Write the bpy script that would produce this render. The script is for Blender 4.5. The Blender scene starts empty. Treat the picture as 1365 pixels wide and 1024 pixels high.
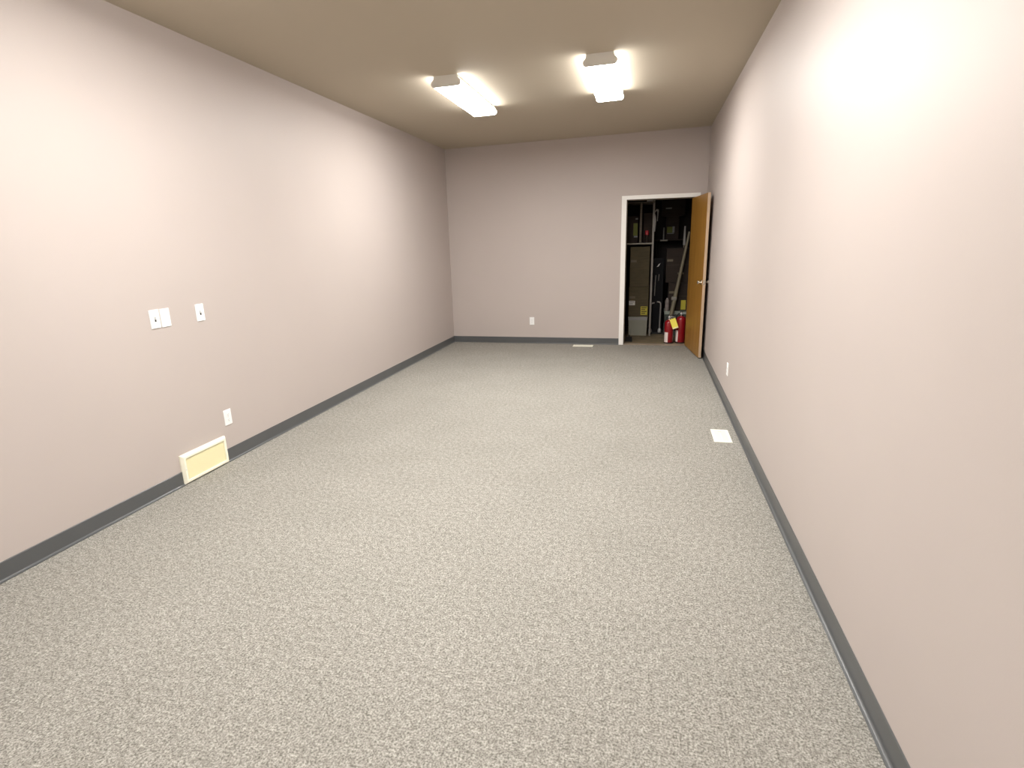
import bpy, bmesh, math, random
from mathutils import Matrix, Vector
random.seed(7)
PI = math.pi
scn = bpy.context.scene
C = scn.collection

# ------------------------------------------------------------------ room dimensions (metres)
XL, XR = -2.959, 0.747          # left and right walls
YB, YF = 8.160, -3.4            # back wall, wall behind the camera
ZL, ZR = 2.860, 2.922           # the ceiling rises slightly to the right
WT = 0.12
BBH = 0.0945
SLOPE = math.atan((ZR - ZL) / (XR - XL))
def zc(x): return ZL + (ZR - ZL) * (x - XL) / (XR - XL)
DX0, DX1, DZ = -0.312, 0.594, 2.045    # door opening
CXL, CXR, CYB = -0.75, 0.98, 9.95      # storage closet
CZ = 2.45

# ------------------------------------------------------------------ materials
def mat(name, col, rough=0.6, metal=0.0, spec=0.5, noise=None, bump=None, coat=0.0):
    m = bpy.data.materials.new(name); m.use_nodes = True
    nt = m.node_tree; b = nt.nodes['Principled BSDF']
    b.inputs['Base Color'].default_value = (*col, 1)
    b.inputs['Roughness'].default_value = rough
    b.inputs['Metallic'].default_value = metal
    b.inputs['Specular IOR Level'].default_value = spec
    b.inputs['Coat Weight'].default_value = coat
    if noise or bump:
        tc = nt.nodes.new('ShaderNodeTexCoord')
    if noise:                                   # (scale, amount, (sx,sy,sz))
        sc, am, st = noise
        mp = nt.nodes.new('ShaderNodeMapping'); mp.inputs['Scale'].default_value = st
        n = nt.nodes.new('ShaderNodeTexNoise'); n.inputs['Scale'].default_value = sc; n.inputs['Detail'].default_value = 4
        r = nt.nodes.new('ShaderNodeValToRGB')
        r.color_ramp.elements[0].position = .3; r.color_ramp.elements[1].position = .7
        r.color_ramp.elements[0].color = (*[c * (1 - am) for c in col], 1)
        r.color_ramp.elements[1].color = (*[min(1, c * (1 + am)) for c in col], 1)
        nt.links.new(tc.outputs['Object'], mp.inputs['Vector']); nt.links.new(mp.outputs['Vector'], n.inputs['Vector'])
        nt.links.new(n.outputs['Fac'], r.inputs['Fac']); nt.links.new(r.outputs['Color'], b.inputs['Base Color'])
    if bump:                                    # (scale, strength, distance)
        sc, st, di = bump
        n2 = nt.nodes.new('ShaderNodeTexNoise'); n2.inputs['Scale'].default_value = sc; n2.inputs['Detail'].default_value = 3
        bp = nt.nodes.new('ShaderNodeBump'); bp.inputs['Strength'].default_value = st; bp.inputs['Distance'].default_value = di
        nt.links.new(tc.outputs['Object'], n2.inputs['Vector']); nt.links.new(n2.outputs['Fac'], bp.inputs['Height'])
        nt.links.new(bp.outputs['Normal'], b.inputs['Normal'])
    return m

WALL_C = (0.49, 0.43, 0.40)
M = {}
M['wall'] = mat('beige_wall_paint', WALL_C, .50, spec=.35, noise=(1.3, .015, (1, 1, 1)), bump=(160, .06, .002))
M['ceil'] = mat('beige_ceiling_paint', (0.475, 0.415, 0.325), .8, spec=.2, bump=(120, .08, .002))
M['base'] = mat('grey_vinyl_base', (0.088, 0.092, 0.094), .30, spec=.7, noise=(3, .06, (1, 1, 1)))
M['white'] = mat('white_plastic', (0.86, 0.86, 0.85), .4)
M['slotdark'] = mat('dark_slot', (0.03, 0.03, 0.03), .6)
M['screw'] = mat('painted_screw', (0.72, 0.72, 0.70), .35, metal=.2)
M['cream'] = mat('cream_enamel', (0.93, 0.88, 0.60), .4)
M['creamlight'] = mat('pale_cream_enamel', (0.93, 0.90, 0.74), .4)
M['regwhite'] = mat('ivory_enamel', (0.88, 0.86, 0.75), .4)
M['trim'] = mat('white_trim_paint', (0.86, 0.84, 0.80), .4)
M['fixt'] = mat('white_fixture_enamel', (0.80, 0.78, 0.72), .45)
M['brass'] = mat('satin_nickel', (0.80, 0.76, 0.68), .22, metal=1)
M['closetwall'] = mat('shade_dark_storage_wall', (0.018, 0.014, 0.012), .85, noise=(4, .3, (1, 1, 1)))  # the unlit closet's shade is put into the wall colour
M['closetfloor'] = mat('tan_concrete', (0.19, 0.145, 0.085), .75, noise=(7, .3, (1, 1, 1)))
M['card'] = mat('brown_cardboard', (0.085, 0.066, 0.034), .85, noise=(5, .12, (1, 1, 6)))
M['cardshade'] = mat('shade_dark_cardboard', (0.024, 0.014, 0.009), .85, noise=(5, .2, (1, 1, 6)))  # cardboard darkened to stand in for the closet's shade
M['tape'] = mat('packing_tape', (0.115, 0.09, 0.052), .4)
M['tote'] = mat('grey_plastic_tote', (0.27, 0.265, 0.215), .5)
M['totelid'] = mat('pale_grey_lid', (0.32, 0.31, 0.29), .45)
M['totegreen'] = mat('green_grey_tote', (0.050, 0.060, 0.048), .5)
M['totegreenlid'] = mat('green_grey_lid', (0.26, 0.29, 0.25), .45)
M['black'] = mat('black_laminate', (0.003, 0.003, 0.004), .7, spec=.2)
M['steel'] = mat('grey_steel', (0.30, 0.28, 0.26), .4, metal=.3)
M['rack'] = mat('galvanised_rack', (0.24, 0.215, 0.19), .45, metal=.2)
M['board'] = mat('raw_board', (0.16, 0.13, 0.10), .8, noise=(6, .2, (1, 1, 8)))
M['shelfedge'] = mat('pale_shelf_board', (0.34, 0.31, 0.26), .7, noise=(6, .1, (8, 1, 1)))
M['yellow'] = mat('yellow_paper', (0.50, 0.42, 0.04), .7)
M['yellowtag'] = mat('bright_yellow_card', (0.95, 0.80, 0.11), .6)
M['tagpale'] = mat('pale_yellow_card', (0.95, 0.85, 0.45), .6)
M['paper'] = mat('white_paper', (0.62, 0.59, 0.54), .8)
M['ink'] = mat('dark_print', (0.05, 0.04, 0.03), .8)
M['greypaper'] = mat('grey_paper', (0.22, 0.22, 0.21), .8)
M['olive'] = mat('olive_paper', (0.14, 0.15, 0.03), .8)
M['red'] = mat('red_enamel', (0.27, 0.007, 0.012), .28, coat=.3)
M['extlabel'] = mat('white_foil_label', (0.80, 0.70, 0.66), .5)
M['rubber'] = mat('black_rubber', (0.012, 0.012, 0.012), .6)
M['tan'] = mat('tan_tube', (0.20, 0.17, 0.11), .6)
M['tanlight'] = mat('grey_clamp', (0.24, 0.215, 0.18), .55)
M['jug'] = mat('off_white_jug', (0.21, 0.175, 0.16), .5)
M['redplastic'] = mat('red_plastic', (0.40, 0.02, 0.03), .4)
M['threshold'] = mat('worn_threshold', (0.30, 0.24, 0.18), .5, noise=(9, .3, (1, 4, 1)))
M['metalcap'] = mat('pale_metal', (0.42, 0.41, 0.40), .4, metal=.4)

def wood():
    m = bpy.data.materials.new('stained_birch'); m.use_nodes = True
    nt = m.node_tree; b = nt.nodes['Principled BSDF']; L = nt.links.new
    tc = nt.nodes.new('ShaderNodeTexCoord')
    mp = nt.nodes.new('ShaderNodeMapping'); mp.inputs['Scale'].default_value = (9, 9, .7)
    n = nt.nodes.new('ShaderNodeTexNoise'); n.inputs['Scale'].default_value = 2.2; n.inputs['Detail'].default_value = 6; n.inputs['Distortion'].default_value = .6
    r = nt.nodes.new('ShaderNodeValToRGB')
    r.color_ramp.elements[0].position = .28; r.color_ramp.elements[0].color = (0.245, 0.108, 0.012, 1)
    r.color_ramp.elements[1].position = .75; r.color_ramp.elements[1].color = (0.375, 0.19, 0.036, 1)
    L(tc.outputs['Object'], mp.inputs['Vector']); L(mp.outputs['Vector'], n.inputs['Vector'])
    L(n.outputs['Fac'], r.inputs['Fac']); L(r.outputs['Color'], b.inputs['Base Color'])
    b.inputs['Roughness'].default_value = .42
    return m
M['wood'] = wood()
M['woodedge'] = mat('pale_door_edge', (0.50, 0.36, 0.24), .5, noise=(6, .1, (1, 1, .2)))

def carpet():
    m = bpy.data.materials.new('grey_loop_carpet'); m.use_nodes = True
    nt = m.node_tree; b = nt.nodes['Principled BSDF']; L = nt.links.new
    tc = nt.nodes.new('ShaderNodeTexCoord')
    def ns(scale, detail, rough=.6):
        n = nt.nodes.new('ShaderNodeTexNoise'); n.inputs['Scale'].default_value = scale
        n.inputs['Detail'].default_value = detail; n.inputs['Roughness'].default_value = rough
        L(tc.outputs['Object'], n.inputs['Vector']); return n
    def ramp(n, p0, c0, p1, c1):
        r = nt.nodes.new('ShaderNodeValToRGB')
        r.color_ramp.elements[0].position = p0; r.color_ramp.elements[0].color = (*c0, 1)
        r.color_ramp.elements[1].position = p1; r.color_ramp.elements[1].color = (*c1, 1)
        L(n.outputs['Fac'], r.inputs['Fac']); return r
    fine = ns(135, 4.0, .8)
    r1 = ramp(fine, .38, CARPET_D, .63, CARPET_L)
    mid = ns(40, 3)
    r2 = ramp(mid, .36, (.81, .81, .80), .64, (1.14, 1.14, 1.14))
    big = ns(2.2, 2)
    r3 = ramp(big, .3, (.955, .955, .95), .7, (1.03, 1.03, 1.03))
    def mul(a, c):
        x = nt.nodes.new('ShaderNodeMix'); x.data_type = 'RGBA'; x.blend_type = 'MULTIPLY'; x.inputs[0].default_value = 1
        L(a, x.inputs[6]); L(c, x.inputs[7]); return x.outputs[2]
    o = mul(mul(r1.outputs['Color'], r2.outputs['Color']), r3.outputs['Color'])
    L(o, b.inputs['Base Color'])
    b.inputs['Roughness'].default_value = .95; b.inputs['Specular IOR Level'].default_value = .1
    bp = nt.nodes.new('ShaderNodeBump'); bp.inputs['Strength'].default_value = .5; bp.inputs['Distance'].default_value = .006
    L(fine.outputs['Fac'], bp.inputs['Height']); L(bp.outputs['Normal'], b.inputs['Normal'])
    return m
CARPET_D, CARPET_L = (0.130, 0.122, 0.106), (0.49, 0.468, 0.425)
M['carpet'] = carpet()

def lens_mat(strength):
    m = bpy.data.materials.new('lit_diffuser'); m.use_nodes = True
    b = m.node_tree.nodes['Principled BSDF']
    b.inputs['Base Color'].default_value = (.8, .8, .8, 1)
    b.inputs['Emission Color'].default_value = (1.0, .99, .965, 1)
    b.inputs['Emission Strength'].default_value = strength
    return m
LENS = 26.0
M['lens'] = lens_mat(LENS)
M['lensside'] = lens_mat(LENS * .36)
M['lensside'].name = 'lit_diffuser_side'

# ------------------------------------------------------------------ mesh helpers
def nb(): return bmesh.new()
def box(bm, x0, x1, y0, y1, z0, z1, bevel=0.0, seg=2):
    t = bmesh.new()
    bmesh.ops.create_cube(t, size=1)
    for v in t.verts:
        v.co = Vector(((x0 + x1) / 2 + v.co.x * (x1 - x0), (y0 + y1) / 2 + v.co.y * (y1 - y0), (z0 + z1) / 2 + v.co.z * (z1 - z0)))
    if bevel: bmesh.ops.bevel(t, geom=t.edges[:], offset=bevel, segments=seg, profile=.5, affect='EDGES')
    merge(bm, t); return bm
def merge(bm, t, mtx=None):
    if mtx is not None: bmesh.ops.transform(t, matrix=mtx, verts=t.verts)
    me = bpy.data.meshes.new('tmp'); t.to_mesh(me); t.free(); bm.from_mesh(me); bpy.data.meshes.remove(me)
def hexa(bm, pts):                       # bottom 4 then top 4
    v = [bm.verts.new(p) for p in pts]
    for f in ((3, 2, 1, 0), (4, 5, 6, 7), (0, 1, 5, 4), (1, 2, 6, 5), (2, 3, 7, 6), (3, 0, 4, 7)):
        bm.faces.new([v[i] for i in f])
    bmesh.ops.recalc_face_normals(bm, faces=bm.faces)
def prism(bm, prof, axis, a0, a1):       # prof: closed 2-D outline extruded along 'x','y' or 'z'
    def P(u, w, a):
        return {'x': (a, u, w), 'y': (u, a, w), 'z': (u, w, a)}[axis]
    A = [bm.verts.new(P(u, w, a0)) for u, w in prof]; B = [bm.verts.new(P(u, w, a1)) for u, w in prof]
    n = len(prof)
    bm.faces.new(A); bm.faces.new(B[::-1])
    for i in range(n):
        j = (i + 1) % n; bm.faces.new((A[i], B[i], B[j], A[j]))
    bmesh.ops.recalc_face_normals(bm, faces=bm.faces)
def lathe(bm, prof, seg=32, mtx=None):   # prof: (r, z) from bottom to top, round z
    t = bmesh.new(); rings = []
    for r, z in prof:
        if r < 1e-6: rings.append([t.verts.new((0, 0, z))])
        else: rings.append([t.verts.new((r * math.cos(2 * PI * k / seg), r * math.sin(2 * PI * k / seg), z)) for k in range(seg)])
    for a, b in zip(rings, rings[1:]):
        for k in range(seg):
            k2 = (k + 1) % seg
            if len(a) == 1 and len(b) == 1: continue
            if len(a) == 1: t.faces.new((a[0], b[k], b[k2]))
            elif len(b) == 1: t.faces.new((a[k], a[k2], b[0]))
            else: t.faces.new((a[k], a[k2], b[k2], b[k]))
    bmesh.ops.recalc_face_normals(t, faces=t.faces)
    merge(bm, t, mtx)
def tube(bm, pts, r, seg=12):
    t = bmesh.new(); pts = [Vector(p) for p in pts]; rings = []
    for i, p in enumerate(pts):
        d = (pts[min(i + 1, len(pts) - 1)] - pts[max(i - 1, 0)]).normalized()
        u = d.cross(Vector((0, 1, 0.01))).normalized()
        w = d.cross(u)
        rr = r[i] if isinstance(r, (list, tuple)) else r
        rings.append([t.verts.new(p + rr * (u * math.cos(2 * PI * k / seg) + w * math.sin(2 * PI * k / seg))) for k in range(seg)])
    for a, b in zip(rings, rings[1:]):
        for k in range(seg):
            t.faces.new((a[k], a[(k + 1) % seg], b[(k + 1) % seg], b[k]))
    t.faces.new(rings[0]); t.faces.new(rings[-1])
    bmesh.ops.recalc_face_normals(t, faces=t.faces)
    merge(bm, t)
def obj(name, bm, m, parent=None, smooth=False, loc=None):
    me = bpy.data.meshes.new(name); bm.to_mesh(me); bm.free()
    me.materials.append(M[m] if isinstance(m, str) else m)
    if smooth:
        for p in me.polygons: p.use_smooth = True
        try: me.set_sharp_from_angle(angle=math.radians(35))
        except Exception: pass
    o = bpy.data.objects.new(name, me); C.objects.link(o)
    if parent: o.parent = parent
    if loc: o.location = loc
    return o
def tag(o, label, cat, group=None):
    o['label'] = label; o['category'] = cat
    if group: o['group'] = group
    return o
def struct(name, bm, m, label=None, cat=None):
    o = obj(name, bm, m); o['kind'] = 'structure'
    if label: o['label'] = label
    if cat: o['category'] = cat
    return o
def thing(name, label, cat, loc=(0, 0, 0), rot=(0, 0, 0), group=None):
    o = bpy.data.objects.new(name, None); C.objects.link(o); o.empty_display_size = .1
    o.location = loc; o.rotation_euler = rot
    return tag(o, label, cat, group)
def dup(root, loc, rot, label, group=None):
    r = root.copy(); C.objects.link(r); r.location = loc; r.rotation_euler = rot; r['label'] = label
    if group: r['group'] = group
    for ch in list(root.children):
        c = ch.copy(); C.objects.link(c); c.parent = r
        for g in ch.children:
            d = g.copy(); C.objects.link(d); d.parent = c
    return r

# ------------------------------------------------------------------ the setting
bm = nb(); box(bm, XL - WT, XR + WT, YF - WT, YB, -.10, 0)
struct('floor', bm, 'carpet', 'speckled grey loop-pile carpet covering the long empty room', 'carpet')
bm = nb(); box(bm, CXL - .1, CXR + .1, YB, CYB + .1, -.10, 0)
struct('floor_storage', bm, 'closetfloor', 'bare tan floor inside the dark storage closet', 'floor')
bm = nb()
a, b2 = XL - WT, XR + WT
hexa(bm, [(a, YF - WT, zc(a)), (b2, YF - WT, zc(b2)), (b2, YB + WT, zc(b2)), (a, YB + WT, zc(a)),
          (a, YF - WT, zc(a) + .1), (b2, YF - WT, zc(b2) + .1), (b2, YB + WT, zc(b2) + .1), (a, YB + WT, zc(a) + .1)])
struct('ceiling', bm, 'ceil', 'beige painted ceiling with two lit fluorescent fixtures', 'ceiling')
def wallslab(bm, x0, x1, y0, y1, z0=0.0):
    hexa(bm, [(x0, y0, z0), (x1, y0, z0), (x1, y1, z0), (x0, y1, z0), (x0, y0, zc(x0)), (x1, y0, zc(x1)), (x1, y1, zc(x1)), (x0, y1, zc(x0))])
bm = nb(); wallslab(bm, XL - WT, XL, YF, YB); struct('wall_left', bm, 'wall', 'long pinkish beige wall with switch plates on the left', 'wall')
bm = nb(); wallslab(bm, XR, XR + WT, YF, YB); struct('wall_right', bm, 'wall', 'long pinkish beige wall on the right beside the open door', 'wall')
bm = nb(); wallslab(bm, XL - WT, XR + WT, YF - WT, YF); struct('wall_front', bm, 'wall', 'beige wall closing the room behind the viewpoint', 'wall')
JT = 0.018
bm = nb(); wallslab(bm, XL - WT, DX0 - JT, YB, YB + WT); wallslab(bm, DX1 + JT, XR + WT, YB, YB + WT); wallslab(bm, DX0 - JT, DX1 + JT, YB, YB + WT, DZ + JT)
struct('wall_back', bm, 'wall', 'darker beige end wall holding the storage doorway', 'wall')
# closet shell
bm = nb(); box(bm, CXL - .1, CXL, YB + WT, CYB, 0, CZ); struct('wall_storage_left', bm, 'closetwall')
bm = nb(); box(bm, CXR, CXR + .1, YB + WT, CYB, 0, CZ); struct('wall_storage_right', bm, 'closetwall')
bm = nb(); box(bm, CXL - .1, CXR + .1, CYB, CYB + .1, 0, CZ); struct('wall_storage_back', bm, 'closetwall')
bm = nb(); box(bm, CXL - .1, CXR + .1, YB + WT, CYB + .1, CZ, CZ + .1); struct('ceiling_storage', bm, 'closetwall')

# cove base: thin sheet with a curved toe
def coveprof(s):                         # (outwards distance, z)
    T, TOE = .004, .019
    pts = [(0, 0), (TOE, 0), (TOE, .003)]
    for k in range(1, 7):
        an = k / 6 * PI / 2
        pts.append((TOE - (TOE - T) * math.sin(an), .003 + .010 * (1 - math.cos(an))))
    pts += [(T, BBH - .003), (T - .002, BBH), (0, BBH)]
    return pts
VY0, VY1 = 2.744, 3.148                  # the wall vent interrupts the left base
bm = nb()
pr = [(XL + u, w) for u, w in coveprof(1)]
prism(bm, pr, 'y', YF, VY0); prism(bm, pr, 'y', VY1, YB)
struct('baseboard_left', bm, 'base', 'dark grey vinyl cove base along the left wall', 'baseboard')
bm = nb(); prism(bm, [(XR - u, w) for u, w in coveprof(1)], 'y', YF, YB)
struct('baseboard_right', bm, 'base', 'dark grey vinyl cove base along the right wall', 'baseboard')
bm = nb(); pr = [(YB - u, w) for u, w in coveprof(1)]
prism(bm, pr, 'x', XL + .004, -.382); prism(bm, pr, 'x', .664, XR - .004)
struct('baseboard_back', bm, 'base', 'dark grey vinyl cove base along the end wall', 'baseboard')

# door casing, jamb, threshold
CW, CT = .0685, .016
bm = nb()
for x0, x1, zt in ((DX0 - CW, DX0 - .001, 0), (DX1 + .001, DX1 + CW, 0)):
    box(bm, x0, x1, YB - CT, YB, 0, DZ + .002, .003)
box(bm, DX0 - CW, DX1 + CW, YB - CT, YB, DZ + .001, DZ + .055, .003)
struct('trim_1', bm, 'trim', 'white painted casing around the storage doorway', 'door casing')
bm = nb()
box(bm, DX0 - JT, DX0, YB - .001, YB + WT + .001, 0, DZ); box(bm, DX1, DX1 + JT, YB - .001, YB + WT + .001, 0, DZ)
box(bm, DX0 - JT, DX1 + JT, YB - .001, YB + WT + .001, DZ, DZ + JT)
for x0, x1 in ((DX0, DX0 + .011), (DX1 - .011, DX1)): box(bm, x0, x1, YB + .040, YB + .074, 0, DZ)
box(bm, DX0 + .011, DX1 - .011, YB + .040, YB + .074, DZ - .011, DZ)
struct('trim_2', bm, 'board', 'door jamb and stop lining the storage doorway', 'door jamb')
bm = nb(); prism(bm, [(YB - .005, 0), (YB + .012, .008), (YB + WT - .012, .008), (YB + WT, 0)], 'x', DX0, DX1)
struct('trim_3', bm, 'threshold', 'worn tan threshold strip across the storage doorway', 'threshold')

# the open door: local x along the leaf from the hinge, local +y towards the right wall
DW, DT, DH = .895, .035, 2.018
P0 = Vector((0.557, YB - .018)); P1 = Vector((0.672, 7.255))
ang = math.atan2(P1.y - P0.y, P1.x - P0.x)
bm = nb(); box(bm, 0, DW, 0, DT, 0, DH, .0015, 1)
door = obj('door_1', bm, 'wood'); door.location = (P0.x, P0.y, .014); door.rotation_euler = (0, 0, ang)
door['kind'] = 'structure'; door['label'] = 'open brown wooden slab door swung back against the right wall'; door['category'] = 'door'
bm = nb(); box(bm, DW, DW + .002, .001, DT - .001, .001, DH - .001); obj('door_edge', bm, 'woodedge', door)
def knob_bm(side):
    t = nb()
    lathe(t, [(0, 0), (.032, 0), (.033, .003), (.030, .007), (.014, .009), (.011, .014), (.011, .024), (.018, .029), (.0255, .036), (.0265, .043), (.022, .049), (.012, .0515), (0, .052)], 28,
          Matrix.Translation((DW - .062, 0 if side < 0 else DT, .955)) @ Matrix.Rotation(PI / 2 if side < 0 else -PI / 2, 4, 'X'))
    return t
obj('door_knob', knob_bm(-1), 'brass', door, True); obj('door_knob', knob_bm(1), 'brass', door, True)
bm = nb(); box(bm, DW + .002, DW + .0035, .006, .029, .925, .985); lp = obj('latch_plate', bm, 'brass', door)
bm = nb(); prism(bm, [(DW + .003, .012), (DW + .012, .012), (DW + .004, .023), (DW + .003, .023)], 'z', .947, .963); obj('latch_bolt', bm, 'brass', lp)
for hz in (.20, 1.0, 1.80):
    t = nb(); lathe(t, [(0, 0), (.006, 0), (.006, .09), (0, .09)], 14, Matrix.Translation((-.007, DT + .002, hz)))
    box(t, -.002, .0, .006, DT - .001, hz, hz + .09); obj('hinge', t, 'brass', door, True)

# ------------------------------------------------------------------ ceiling lights
FL = 1.16
def make_light(label, x, y, group):
    t = thing('fluorescent_ceiling_light', label, 'ceiling light', (x, y, zc(x)), (0, -SLOPE, 0), group)
    h = FL / 2; KX = .93
    def kx(pr): return [(u * KX, w) for u, w in pr]
    bm = nb(); prism(bm, kx([(-.100, 0), (.100, 0), (.112, -.012), (.116, -.030), (-.116, -.030), (-.112, -.012)]), 'y', -h + .004, h - .004); obj('housing', bm, 'fixt', t)
    lp = [(-.114, -.030), (.114, -.030), (.134, -.048), (.138, -.060), (.133, -.075), (.120, -.084), (-.120, -.084), (-.133, -.075), (-.138, -.060), (-.134, -.048)]
    bm = nb(); prism(bm, kx(lp), 'y', -h + .006, h - .006); df = obj('diffuser', bm, 'lens', t)
    df.data.materials.append(M['lensside'])
    for p in df.data.polygons:                     # the ribbed sides of the wrap lens pass less light than its flat bottom
        if p.normal.z > -.9: p.material_index = 1
    ep = [(-.112, 0), (.112, 0), (.120, -.028), (.140, -.046), (.143, -.062), (.137, -.078), (.122, -.088), (-.122, -.088), (-.137, -.078), (-.143, -.062), (-.140, -.046), (-.120, -.028)]
    for s in (-1, 1):
        bm = nb(); prism(bm, kx(ep), 'y', s * h, s * (h - .006)); obj('end_cap', bm, 'fixt', t)
    return t
G = 'fluorescent fixtures on the ceiling'
l1 = make_light('lit white fluorescent ceiling fixture nearer the left wall, seen at an angle', -1.700, 5.38, G)
dup(l1, (-.412, 5.30, zc(-.412)), (0, -SLOPE, 0), 'lit white fluorescent ceiling fixture nearer the right wall, seen almost end-on', G)
NEARY = 2.32
dup(l1, (-1.700, NEARY, zc(-1.7)), (0, -SLOPE, 0), 'lit fluorescent ceiling fixture overhead by the left wall, out of the photo above', G)
dup(l1, (-.412, NEARY, zc(-.412)), (0, -SLOPE, 0), 'lit fluorescent ceiling fixture overhead by the right wall, out of the photo above', G)

REARY = -1.9  # unseen pair added to brighten the near floor and lower walls
dup(l1, (-1.700, REARY, zc(-1.7)), (0, -SLOPE, 0), 'added unseen fluorescent ceiling fixture behind the viewpoint by the left wall', G)
dup(l1, (-.412, REARY, zc(-.412)), (0, -SLOPE, 0), 'added unseen fluorescent ceiling fixture behind the viewpoint by the right wall', G)

# ------------------------------------------------------------------ wall plates (local: x across, y out of the wall = -y, z up)
def plate_bm(w=.072, h=.117, d=.0065):
    bm = nb(); t = bmesh.new(); bmesh.ops.create_cube(t, size=1)
    for v in t.verts:
        k = .93 if v.co.y < 0 else 1
        v.co = Vector((v.co.x * w * k, -d / 2 + v.co.y * d, v.co.z * h * (.955 if v.co.y < 0 else 1)))
    bmesh.ops.bevel(t, geom=t.edges[:], offset=.0012, segments=2, affect='EDGES'); merge(bm, t); return bm
def screw_bm(z):
    bm = nb(); lathe(bm, [(.0034, 0), (.0034, .0012), (.002, .0018), (0, .0018)], 14, Matrix.Translation((0, -.0064, z)) @ Matrix.Rotation(PI / 2, 4, 'X'))
    box(bm, -.0026, .0026, -.0084, -.0081, z - .0003, z + .0003); return bm
def make_outlet(label, loc, rz, group):
    t = thing('electrical_outlet', label, 'outlet', loc, (0, 0, rz), group)
    obj('cover_plate', plate_bm(), 'white', t); obj('screw', screw_bm(0), 'screw', t)
    for s in (-1, 1):
        bm = nb(); pr = [(.0165 * math.cos(a), s * .0195 + max(-.0135, min(.0135, .0165 * math.sin(a)))) for a in [2 * PI * k / 28 for k in range(28)]]
        prism(bm, pr, 'y', -.0060, -.0082); r = obj('receptacle', bm, 'white', t)
        bm = nb(); z = s * .0195
        box(bm, -.0068, -.0052, -.0086, -.0080, z - .002, z + .006); box(bm, .0052, .0068, -.0086, -.0080, z - .001, z + .006)
        lathe(bm, [(.0024, 0), (.0024, .0005), (0, .0005)], 12, Matrix.Translation((0, -.0080, z - .0075)) @ Matrix.Rotation(PI / 2, 4, 'X'))
        obj('slots', bm, 'slotdark', r)
    return t
GO = 'white duplex outlets low on the walls'
o1 = make_outlet('white duplex outlet low on the left wall above the cream vent', (XL, 3.216, .325), PI / 2, GO)
dup(o1, (-1.689, YB, .343), (0, 0, 0), 'small white duplex outlet low on the end wall left of the doorway', GO)
dup(o1, (XR, 5.205, .336), (0, 0, -PI / 2), 'white duplex outlet low on the right wall, seen edge-on', GO)
def make_switch(label, loc, rz, group):
    t = thing('light_switch', label, 'light switch', loc, (0, 0, rz), group)
    obj('cover_plate', plate_bm(), 'white', t)
    for z in (.030, -.030): obj('screw', screw_bm(z), 'screw', t)
    bm = nb(); box(bm, -.0058, .0058, -.0072, -.0060, -.0165, .0135); obj('toggle_slot_shade', bm, 'slotdark', t)  # toggle slot, painted dark for the shade under the lever
    bm = nb(); hexa(bm, [(-.0048, -.0070, -.0030), (.0048, -.0070, -.0030), (.0048, -.0070, .0120), (-.0048, -.0070, .0120),
                         (-.0040, -.0190, .0065), (.0040, -.0190, .0065), (.0040, -.0170, .0150), (-.0040, -.0170, .0150)])
    obj('toggle', bm, 'white', t)
    return t
GS = 'white toggle switches on the left wall'
s1 = make_switch('white toggle switch plate on the left wall, beside the blank plate', (XL, 2.760, 1.109), PI / 2, GS)
dup(s1, (XL, 3.122, 1.105), (0, 0, PI / 2), 'lone white toggle switch plate on the left wall, farther along', GS)
t = thing('blank_wall_plate', 'blank white cover plate on the left wall touching the switch plate', 'wall plate', (XL, 2.838, 1.108), (0, 0, PI / 2))
obj('cover_plate', plate_bm(), 'white', t)
for z in (.030, -.030): obj('screw', screw_bm(z), 'screw', t)

# ------------------------------------------------------------------ vents
vw, vh, vd = VY1 - VY0, .203, .026
t = thing('wall_vent', 'cream metal return air vent at the foot of the left wall', 'air vent', (XL, (VY0 + VY1) / 2, 0.002), (0, 0, PI / 2))
bm = nb(); fb = .026
def frustum_frame(bm, w, h, d, b, chamfer):
    o = [(-w / 2, 0), (w / 2, 0), (w / 2, h), (-w / 2, h)]
    def ring(ins, y): return [bm.verts.new((max(-w / 2 + ins, min(w / 2 - ins, x)), y, max(ins, min(h - ins, z)))) for x, z in o]
    R = [ring(0, 0), ring(0, -d * .35), ring(chamfer, -d), ring(b, -d), ring(b + .003, -d + .008)]
    for a, c in zip(R, R[1:]):
        for k in range(4): bm.faces.new((a[k], a[(k + 1) % 4], c[(k + 1) % 4], c[k]))
    bmesh.ops.recalc_face_normals(bm, faces=bm.faces)
frustum_frame(bm, vw, vh, vd, fb, .012); obj('frame', bm, 'creamlight', t)
bm = nb(); nsl = 22
box(bm, -vw / 2 + fb - .002, vw / 2 - fb + .002, -.012, -.008, fb - .002, vh - fb + .002)
for k in range(nsl):
    z = fb + .004 + k * (vh - 2 * fb - .008) / nsl
    prism(bm, [(-.012, z), (-.021, z + .001), (-.021, z + .003), (-.012, z + .0062)], 'x', -vw / 2 + fb + .002, vw / 2 - fb - .002)
obj('grille', bm, 'cream', t)
for sx in (-1, 1):
    bm = nb(); lathe(bm, [(.004, 0), (.004, .001), (.002, .002), (0, .002)], 12, Matrix.Translation((sx * (vw / 2 - .017), -vd, vh / 2)) @ Matrix.Rotation(PI / 2, 4, 'X')); obj('screw', bm, 'screw', t)
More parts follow.
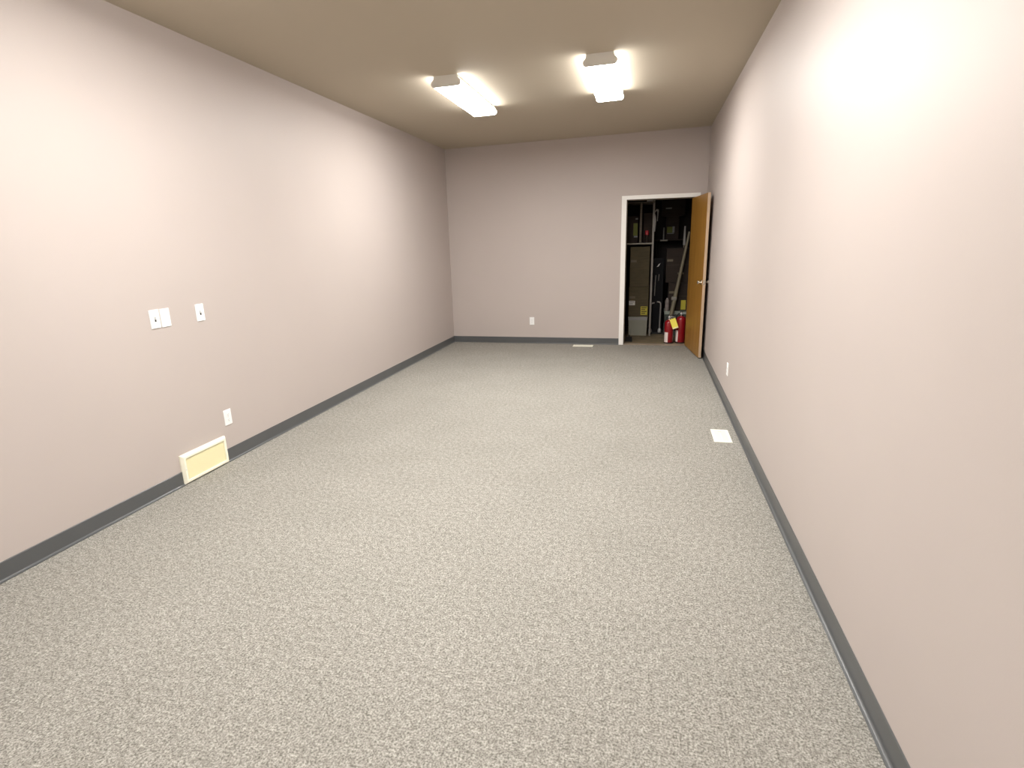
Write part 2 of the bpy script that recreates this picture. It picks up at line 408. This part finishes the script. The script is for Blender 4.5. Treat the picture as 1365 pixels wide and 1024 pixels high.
def make_register(label, loc, rz, group):
    L, W, H = .292, .132, .006
    t = thing('floor_register', label, 'floor register', loc, (0, 0, rz), group)
    bm = nb(); e = .022
    for x0, x1, y0, y1 in ((-L / 2, L / 2, -W / 2, -W / 2 + e), (-L / 2, L / 2, W / 2 - e, W / 2), (-L / 2, -L / 2 + e, -W / 2 + e, W / 2 - e), (L / 2 - e, L / 2, -W / 2 + e, W / 2 - e)):
        box(bm, x0, x1, y0, y1, 0, H, .0015, 1)
    obj('frame', bm, 'regwhite', t)
    bm = nb(); n = 26
    box(bm, -L / 2 + e, L / 2 - e, -W / 2 + e, W / 2 - e, 0, .0012)
    for k in range(n):
        x = -L / 2 + e + (k + .5) * (L - 2 * e) / n
        box(bm, x - .0035, x + .0035, -W / 2 + e, W / 2 - e, .001, H - .001)
    box(bm, -L / 2 + e, L / 2 - e, -.003, .003, .001, H - .0005)
    obj('grille', bm, 'regwhite', t)
    bm = nb(); box(bm, L / 2 - e - .030, L / 2 - e - .022, -.012, .012, H - .001, H + .004, .001, 1); obj('damper_lever', bm, 'regwhite', t)
    return t
GR = 'ivory floor registers set in the carpet'
r1 = make_register('ivory floor register in the carpet beside the right wall', (.606, 4.305, 0.0005), PI / 2, GR)
dup(r1, (-.890, 7.995, 0.0005), (0, 0, 0), 'ivory floor register in the carpet at the foot of the end wall', GR)

# ------------------------------------------------------------------ storage closet contents
# shelving rack on the left: posts, shelf boards
RX0, RX1, RY0, RY1 = -.62, .066, 9.0, 9.45
t = thing('shelving_rack', 'tall metal and board shelving rack on the left inside the storage closet', 'shelving', (0, 0, 0))
for x in (RX0, RX1):
    for y in (RY0, RY1):
        bm = nb(); prism(bm, [(x - .014, y), (x + .014, y), (x + .014, y + .028), (x + .011, y + .028), (x + .011, y + .003), (x - .014, y + .003)], 'z', 0, 2.12); obj('post', bm, 'rack', t)
for z, th, m in ((1.432, .022, 'shelfedge'), (2.045, .018, 'board')):
    bm = nb(); box(bm, RX0 - .012, RX1 + .012, RY0 - .006, RY1 + .03, z, z + th, .002, 1); obj('shelf_board', bm, m, t)
bm = nb(); box(bm, -.142, -.107, RY0 + .005, RY0 + .045, 1.456, 2.043, .003, 1); obj('upright', bm, 'board', t)

def make_carton(name, label, x0, x1, y0, y1, z0, z1, m='card', tape=True, group=None):
    t = thing(name, label, 'box', ((x0 + x1) / 2, y0, z0), (0, 0, 0), group); w, d, h = x1 - x0, y1 - y0, z1 - z0
    bm = nb(); box(bm, -w / 2, w / 2, 0, d, 0, h, .003, 1); obj('carton', bm, m, t)
    if tape:
        bm = nb(); box(bm, -w / 2 - .001, w / 2 + .001, -.0012, .0, h * .52, h * .52 + .0015); box(bm, -w / 2 + .01, -w / 2 + .10, -.0012, .0004, h * .62, h * .62 + .035); obj('tape', bm, 'tape', t)
    return t
def label_on(t, x0, x1, z0, z1, m, y=-.0022, bars=None, name='label'):
    bm = nb(); box(bm, x0, x1, y, y + .0025, z0, z1); o = obj(name, bm, m, t)
    if bars:
        bm = nb(); h = z1 - z0
        for k in range(bars):
            zz = z1 - (k + .7) * h / (bars + .6); box(bm, x0 + .012, x1 - .012 - (k % 2) * .02, y - .0008, y, zz - h * .05, zz + h * .05)
        obj('print', bm, 'ink', o)
    return o
GC = 'cartons stacked under the rack shelf'
# plastic tote on the floor, two cartons above it
def make_tote(name, label, x0, x1, y0, y1, h, mb, ml):
    t = thing(name, label, 'storage tote', ((x0 + x1) / 2, (y0 + y1) / 2, 0)); w, d = x1 - x0, y1 - y0
    bm = nb(); hexa(bm, [(-w / 2 + .012, -d / 2 + .012, 0), (w / 2 - .012, -d / 2 + .012, 0), (w / 2 - .012, d / 2 - .012, 0), (-w / 2 + .012, d / 2 - .012, 0),
                         (-w / 2 + .004, -d / 2 + .004, h - .04), (w / 2 - .004, -d / 2 + .004, h - .04), (w / 2 - .004, d / 2 - .004, h - .04), (-w / 2 + .004, d / 2 - .004, h - .04)])
    for sx in (-1, 1): box(bm, sx * w * .33 - .006, sx * w * .33 + .006, -d / 2, -d / 2 + .012, .01, h - .05, .002, 1)
    obj('body', bm, mb, t)
    bm = nb(); box(bm, -w / 2, w / 2, -d / 2 - .004, d / 2 + .004, h - .05, h - .036, .003, 1); box(bm, -w / 2 - .002, w / 2 + .002, -d / 2 - .006, d / 2 + .006, h - .022, h, .004, 2); box(bm, -w / 2 + .004, w / 2 - .004, -d / 2 + .002, d / 2 - .002, h - .036, h - .022)
    obj('lid', bm, ml, t)
    return t
make_tote('storage_tote', 'grey plastic tote with pale lid on the closet floor under the cartons', -.275, .028, 8.985, 9.40, .300, 'tote', 'totelid')
b1 = make_carton('cardboard_box', 'brown carton with yellow sticker and white label resting on the grey tote', -.275, .034, 9.02, 9.42, .302, .775, group=GC)
label_on(b1, .035, .140, .030, .165, 'yellow', bars=4, name='yellow_sticker'); label_on(b1, -.150, -.055, .185, .255, 'paper', bars=2, name='white_label')
make_carton('cardboard_box', 'brown carton with a faded label directly under the rack shelf', -.270, .030, 9.025, 9.42, .777, 1.395, group=GC)
# goods on the shelf above
bb = make_carton('cardboard_box', 'dark carton with olive label on the rack shelf by the left jamb', -.40, -.165, 9.10, 9.42, 1.455, 1.86, 'cardshade', False, 'cartons on the rack shelf')
label_on(bb, .045, .110, .11, .30, 'olive', name='olive_label'); label_on(bb, .055, .112, .085, .108, 'greypaper', name='grey_label'); label_on(bb, .075, .112, .355, .375, 'greypaper', name='grey_label')
bb = make_carton('cardboard_box', 'dark carton standing right of the rack upright', -.085, .045, 9.16, 9.42, 1.455, 1.90, 'cardshade', False, 'cartons on the rack shelf')
t = thing('spray_bottle', 'small bottle with a red body on the rack shelf', 'bottle', (-.028, 9.08, 1.4545))
bm = nb(); lathe(bm, [(0, 0), (.026, 0), (.028, .01), (.028, .085), (.022, .11), (.012, .125), (.012, .14), (0, .14)], 24); obj('body', bm, 'cardshade', t, True)
bm = nb(); lathe(bm, [(.0285, .120), (.0285, .165), (.020, .185), (0, .187)], 24); obj('cap', bm, 'redplastic', t, True)
t = thing('folded_hose', 'grey hose hanging by its loop from the rack post', 'hose', (.083, 8.985, 1.62))
bm = nb(); tube(bm, [(.0, 0, .00), (.003, 0, .08), (.006, 0, .16), (.000, 0, .23), (-.012, 0, .27)], [.014, .016, .017, .013, .008]); obj('hose', bm, 'steel', t, True)
bm = nb(); tube(bm, [(-.012, 0, .262), (-.004, .001, .285), (.010, .002, .305), (.026, .002, .318), (.038, .002, .314), (.042, .002, .292), (.041, .002, .26), (.039, .002, .20), (.038, .002, .15)], [.006, .007, .009, .014, .015, .011, .007, .006, .005]); obj('nozzle', bm, 'steel', t, True)
t = thing('paper_roll', 'pale roll lying at the end of the top rack shelf', 'roll', (.0, 8.998, 2.0634))
bm = nb(); lathe(bm, [(0, -.045), (.018, -.045), (.020, -.043), (.020, .043), (.018, .045), (0, .045)], 20, Matrix.Translation((0, .024, .020)) @ Matrix.Rotation(PI / 2, 4, 'Y')); obj('roll', bm, 'metalcap', t, True)

# folded black table standing on end with its grey legs
t = thing('folding_table', 'folded black table standing on end with grey steel legs', 'folding table', (.150, 9.16, 0))
bm = nb(); box(bm, -.085, .105, .03, .075, .004, 1.22, .006, 2); obj('tabletop', bm, 'black', t)
bm = nb(); box(bm, -.078, .098, .076, .116, .004, 1.20, .006, 2); obj('tabletop', bm, 'black', t)
for x, top in ((-.075, .50), (.073, .52)):
    s = -1 if x < 0 else 1
    bm = nb(); tube(bm, [(x, 0, .060), (x, 0, .20), (x + .004 * s, 0, top - .06), (x + .002 * s, 0, top - .02), (x - .014 * s, .002, top), (x - .045 * s, .010, top + .006), (x - .05 * s, .035, top + .002)], .0125); lg = obj('leg', bm, 'steel', t, True)
    bm = nb(); lathe(bm, [(0, 0), (.026, 0), (.030, .012), (.029, .045), (.018, .065), (.0125, .070), (.0125, .075)], 20, Matrix.Translation((x, 0, .030))); obj('foot_cap', bm, 'metalcap', lg, True)
bm = nb(); box(bm, -.105, .125, .01, .12, .0, .030, .004, 1); obj('edge_guard', bm, 'rubber', t)
bm = nb(); tube(bm, [(-.025, .018, .62), (-.022, .018, .80), (-.015, .018, .95)], .006); obj('brace', bm, 'steel', t, True)
bm = nb(); tube(bm, [(.030, .018, .86), (.032, .018, .96)], .005); obj('brace', bm, 'steel', t, True)
bm = nb(); hexa(bm, [(-.008, .015, 1.075), (.022, .015, 1.085), (.022, .031, 1.085), (-.008, .031, 1.075), (.020, .015, 1.115), (.046, .015, 1.135), (.046, .031, 1.135), (.020, .031, 1.115)]); obj('latch', bm, 'metalcap', t)

# second tote, cartons on it, and goods at the back right
make_tote('storage_tote', 'green-grey tote with pale rim on the closet floor behind the fire extinguishers', .285, .790, 9.02, 9.42, .392, 'totegreen', 'totegreenlid')
GB = 'dark cartons stacked on the green-grey tote'
c1 = make_carton('cardboard_box', 'dark carton resting on the green-grey tote behind the leaning pole', .335, .790, 9.10, 9.42, .394, .83, 'cardshade', group=GB)
label_on(c1, -.030, .045, .015, .165, 'yellow', name='yellow_sticker')
c2 = make_carton('cardboard_box', 'dark carton topmost on the stack behind the leaning pole', .285, .760, 9.12, 9.42, .832, 1.36, 'cardshade', group=GB)
label_on(c2, -.06, .035, .13, .155, 'tape', name='faded_label')
t = thing('plastic_jug', 'off-white plastic jug on the green-grey tote by the table leg', 'jug', (.323, 9.065, .3925))
bm = nb(); lathe(bm, [(0, 0), (.032, 0), (.035, .006), (.035, .085), (.030, .100), (.034, .112), (.034, .155), (.024, .180), (.014, .190), (0, .190)], 24); obj('body', bm, 'jug', t, True)
bm = nb(); lathe(bm, [(.0145, .186), (.0145, .205), (0, .206)], 18); obj('cap', bm, 'steel', t, True)
t = thing('leaning_pole', 'tan pole with a grey clamp leaning against the stacked cartons', 'pole', (.330, 8.950, .002))
A, Bp = Vector((0, 0, 0)), Vector((.275, .095, 1.60))
bm = nb(); tube(bm, [A, A.lerp(Bp, .385), A.lerp(Bp, .48), Bp], [.030, .031, .026, .018], 16); obj('pole', bm, 'tan', t, True)
c = A.lerp(Bp, .372); bm = nb(); box(bm, c.x - .052, c.x + .030, c.y - .034, c.y + .034, c.z - .028, c.z + .028, .010, 2); obj('clamp', bm, 'tanlight', t, True)
# back shelf on brackets
t = thing('bracket_shelf', 'dark shelf on grey brackets high on the storage closet back wall', 'shelf', (-.04, CYB, 0))
bm = nb(); box(bm, .12, .92, -.32, -.001, 1.475, 1.495, .002, 1); obj('shelf_board', bm, 'cardshade', t)
bm = nb(); box(bm, .225, .345, -.325, -.3205, 1.470, 1.494, .002, 1); obj('shelf_lip', bm, 'tanlight', t)
for x in (.20, .85):
    bm = nb(); box(bm, x - .012, x + .012, -.30, -.001, 1.463, 1.475); box(bm, x - .012, x + .012, -.02, -.001, 1.25, 1.465); obj('bracket', bm, 'black', t)
t = thing('cardboard_tube', 'thin grey tube standing on the back shelf', 'tube', (.240, CYB - .28, 1.4955))
bm = nb(); lathe(bm, [(0, 0), (.011, 0), (.011, .19), (.008, .192), (0, .192)], 16); obj('tube', bm, 'steel', t, True)
bb = make_carton('cardboard_box', 'dark carton with olive and grey label on the back shelf', .270, .475, CYB - .30, CYB - .03, 1.4955, 1.86, 'cardshade', False, 'cartons on the back shelf')
label_on(bb, -.085, .000, .105, .200, 'olive', name='olive_label'); label_on(bb, .001, .035, .105, .205, 'greypaper', name='grey_label'); label_on(bb, -.080, .028, .088, .100, 'greypaper', name='grey_label')
bb = make_carton('cardboard_box', 'dark carton with white strip label topmost on the back shelf', .195, .565, CYB - .30, CYB - .03, 1.8605, 2.12, 'cardshade', False, 'cartons on the back shelf')
label_on(bb, -.125, -.030, .115, .135, 'greypaper', name='white_label')
t = thing('broom', 'pale broom standing upright among the goods near the open door', 'broom', (.565, CYB - .36, 1.371 - 1.371))
bm = nb(); tube(bm, [(0, 0, 0.0), (0, 0, 1.45)], .009); obj('handle', bm, 'board', t, True)
bm = nb(); hexa(bm, [(-.018, -.014, 1.40), (.018, -.014, 1.40), (.018, .014, 1.40), (-.018, .014, 1.40), (-.010, -.011, 1.70), (.012, -.011, 1.70), (.012, .011, 1.70), (-.010, .011, 1.70)]); obj('bristles', bm, 'steel', t)

# small black dustpan on the closet floor by the left jamb
t = thing('dustpan', 'small black dustpan on the closet floor by the left jamb', 'dustpan', (-.245, 8.52, 0.0005))
bm = nb(); hexa(bm, [(-.055, -.11, 0), (.055, -.11, 0), (.045, .09, 0), (-.045, .09, 0), (-.055, -.11, .006), (.055, -.11, .006), (.045, .09, .045), (-.045, .09, .045)]); obj('pan', bm, 'rubber', t)
bm = nb(); tube(bm, [(0, .085, .030), (0, .14, .040), (0, .20, .046)], [.012, .014, .011]); obj('handle', bm, 'rubber', t, True)

# fire extinguishers
def make_ext(label, loc, rz, r, h, group, arc=(196, 258)):
    t = thing('fire_extinguisher', label, 'fire extinguisher', loc, (0, 0, rz), group)
    bm = nb(); lathe(bm, [(0, .006), (r * .80, .004), (r * .97, 0), (r, .004), (r, h - r * .72), (r * .96, h - r * .50), (r * .84, h - r * .27), (r * .62, h - r * .10), (r * .36, h - .002), (r * .27, h + .012), (0, h + .012)], 40)
    obj('cylinder', bm, 'red', t, True)
    # wrap label
    bm = nb(); n = 14; a0, a1 = math.radians(arc[0]), math.radians(arc[1]); rr = r + .0008; v = []
    for k in range(n + 1):
        a = a0 + (a1 - a0) * k / n; v.append((bm.verts.new((rr * math.cos(a), rr * math.sin(a), h * .05)), bm.verts.new((rr * math.cos(a), rr * math.sin(a), h * .48))))
    for p, q in zip(v, v[1:]): bm.faces.new((p[0], q[0], q[1], p[1]))
    obj('label', bm, 'extlabel', t, True)
    bm = nb(); lathe(bm, [(0, h + .008), (r * .30, h + .008), (r * .30, h + .018), (.014, h + .022), (.014, h + .050), (.017, h + .052), (.017, h + .062), (0, h + .062)], 20); vv = obj('valve', bm, 'brass', t, True)
    bm = nb(); lathe(bm, [(0, 0), (.016, 0), (.017, .003), (.017, .009), (.014, .011), (0, .011)], 18, Matrix.Translation((0, -.014, h + .036)) @ Matrix.Rotation(PI / 2, 4, 'X')); obj('gauge', bm, 'metalcap', vv, True)
    bm = nb()
    prism(bm, [(-.016, h + .048), (.020, h + .044), (.085, h + .034), (.088, h + .040), (.020, h + .056), (-.016, h + .060)], 'y', -.010, .010); obj('carry_handle', bm, 'metalcap', t)
    bm = nb(); prism(bm, [(-.020, h + .062), (.025, h + .064), (.095, h + .076), (.094, h + .083), (.020, h + .074), (-.022, h + .068)], 'y', -.009, .009); obj('squeeze_lever', bm, 'rubber', t)
    bm = nb(); tube(bm, [(-.014, 0, h + .034), (-.040, 0, h + .036), (-r * .9, 0, h + .005), (-r - .012, -.004, h - .06), (-r - .013, -.006, h - .16), (-r - .012, -.006, h - .22)], [.008, .008, .008, .008, .009, .011]); obj('hose', bm, 'rubber', t, True)
    bm = nb(); lathe(bm, [(r * .99, .0), (r + .003, .002), (r + .003, .014), (r * .99, .016)], 40); obj('base_ring', bm, 'rubber', t, True)
    return t
GE = 'red fire extinguishers inside the storage doorway'
e1 = make_ext('red fire extinguisher with a yellow hanging tag just inside the storage doorway', (.340, 8.375, .0005), 0, .064, .345, GE)
bm = nb()
tg = obj('inspection_tag', bm, 'yellowtag', e1)
bm = nb(); box(bm, -.042, .042, -.0006, .0006, -.075, .075); bm.to_mesh(tg.data); bm.free()
tg.location = (.066, -.074, .300); tg.rotation_euler = (math.radians(-6), math.radians(-20), 0)
bm = nb(); box(bm, -.041, .041, -.0012, -.0006, -.074, -.055); obj('tag_footer', bm, 'tagpale', tg)
bm = nb(); tube(bm, [(.0, -.018, .372), (.025, -.05, .375), (.040, -.068, .368)], .0018, 8); obj('tag_string', bm, 'paper', e1)
e2 = make_ext('taller red fire extinguisher half hidden by the open door', (.510, 8.420, .0005), 0, .070, .395, GE, (192, 236))

# ------------------------------------------------------------------ camera
F, yaw, pitch, roll, CH = 728.0, .24389, -.25356, .02643, 1.51298
Rm = (Matrix.Rotation(yaw, 3, 'Z') @ Matrix.Rotation(pitch, 3, 'X') @ Matrix.Rotation(roll, 3, 'Y'))
right, fwd, up = Rm.col[0], Rm.col[1], Rm.col[2]
cam = bpy.data.cameras.new('camera'); co = bpy.data.objects.new('camera', cam); C.objects.link(co)
co.matrix_world = Matrix(((right.x, up.x, -fwd.x, 0), (right.y, up.y, -fwd.y, 0), (right.z, up.z, -fwd.z, CH), (0, 0, 0, 1)))
cam.sensor_fit = 'HORIZONTAL'; cam.sensor_width = 36; cam.lens = F / 1365 * 36; cam.clip_start = .02
scn.camera = co

w = bpy.data.worlds.new('world'); scn.world = w; w.use_nodes = True
w.node_tree.nodes['Background'].inputs[0].default_value = (0, 0, 0, 1)
vs = scn.view_settings
scn.display_settings.display_device = 'sRGB'
vs.view_transform = 'Standard'; vs.look = 'None'; vs.exposure = 1.42; vs.gamma = 1.0; vs.use_curve_mapping = False
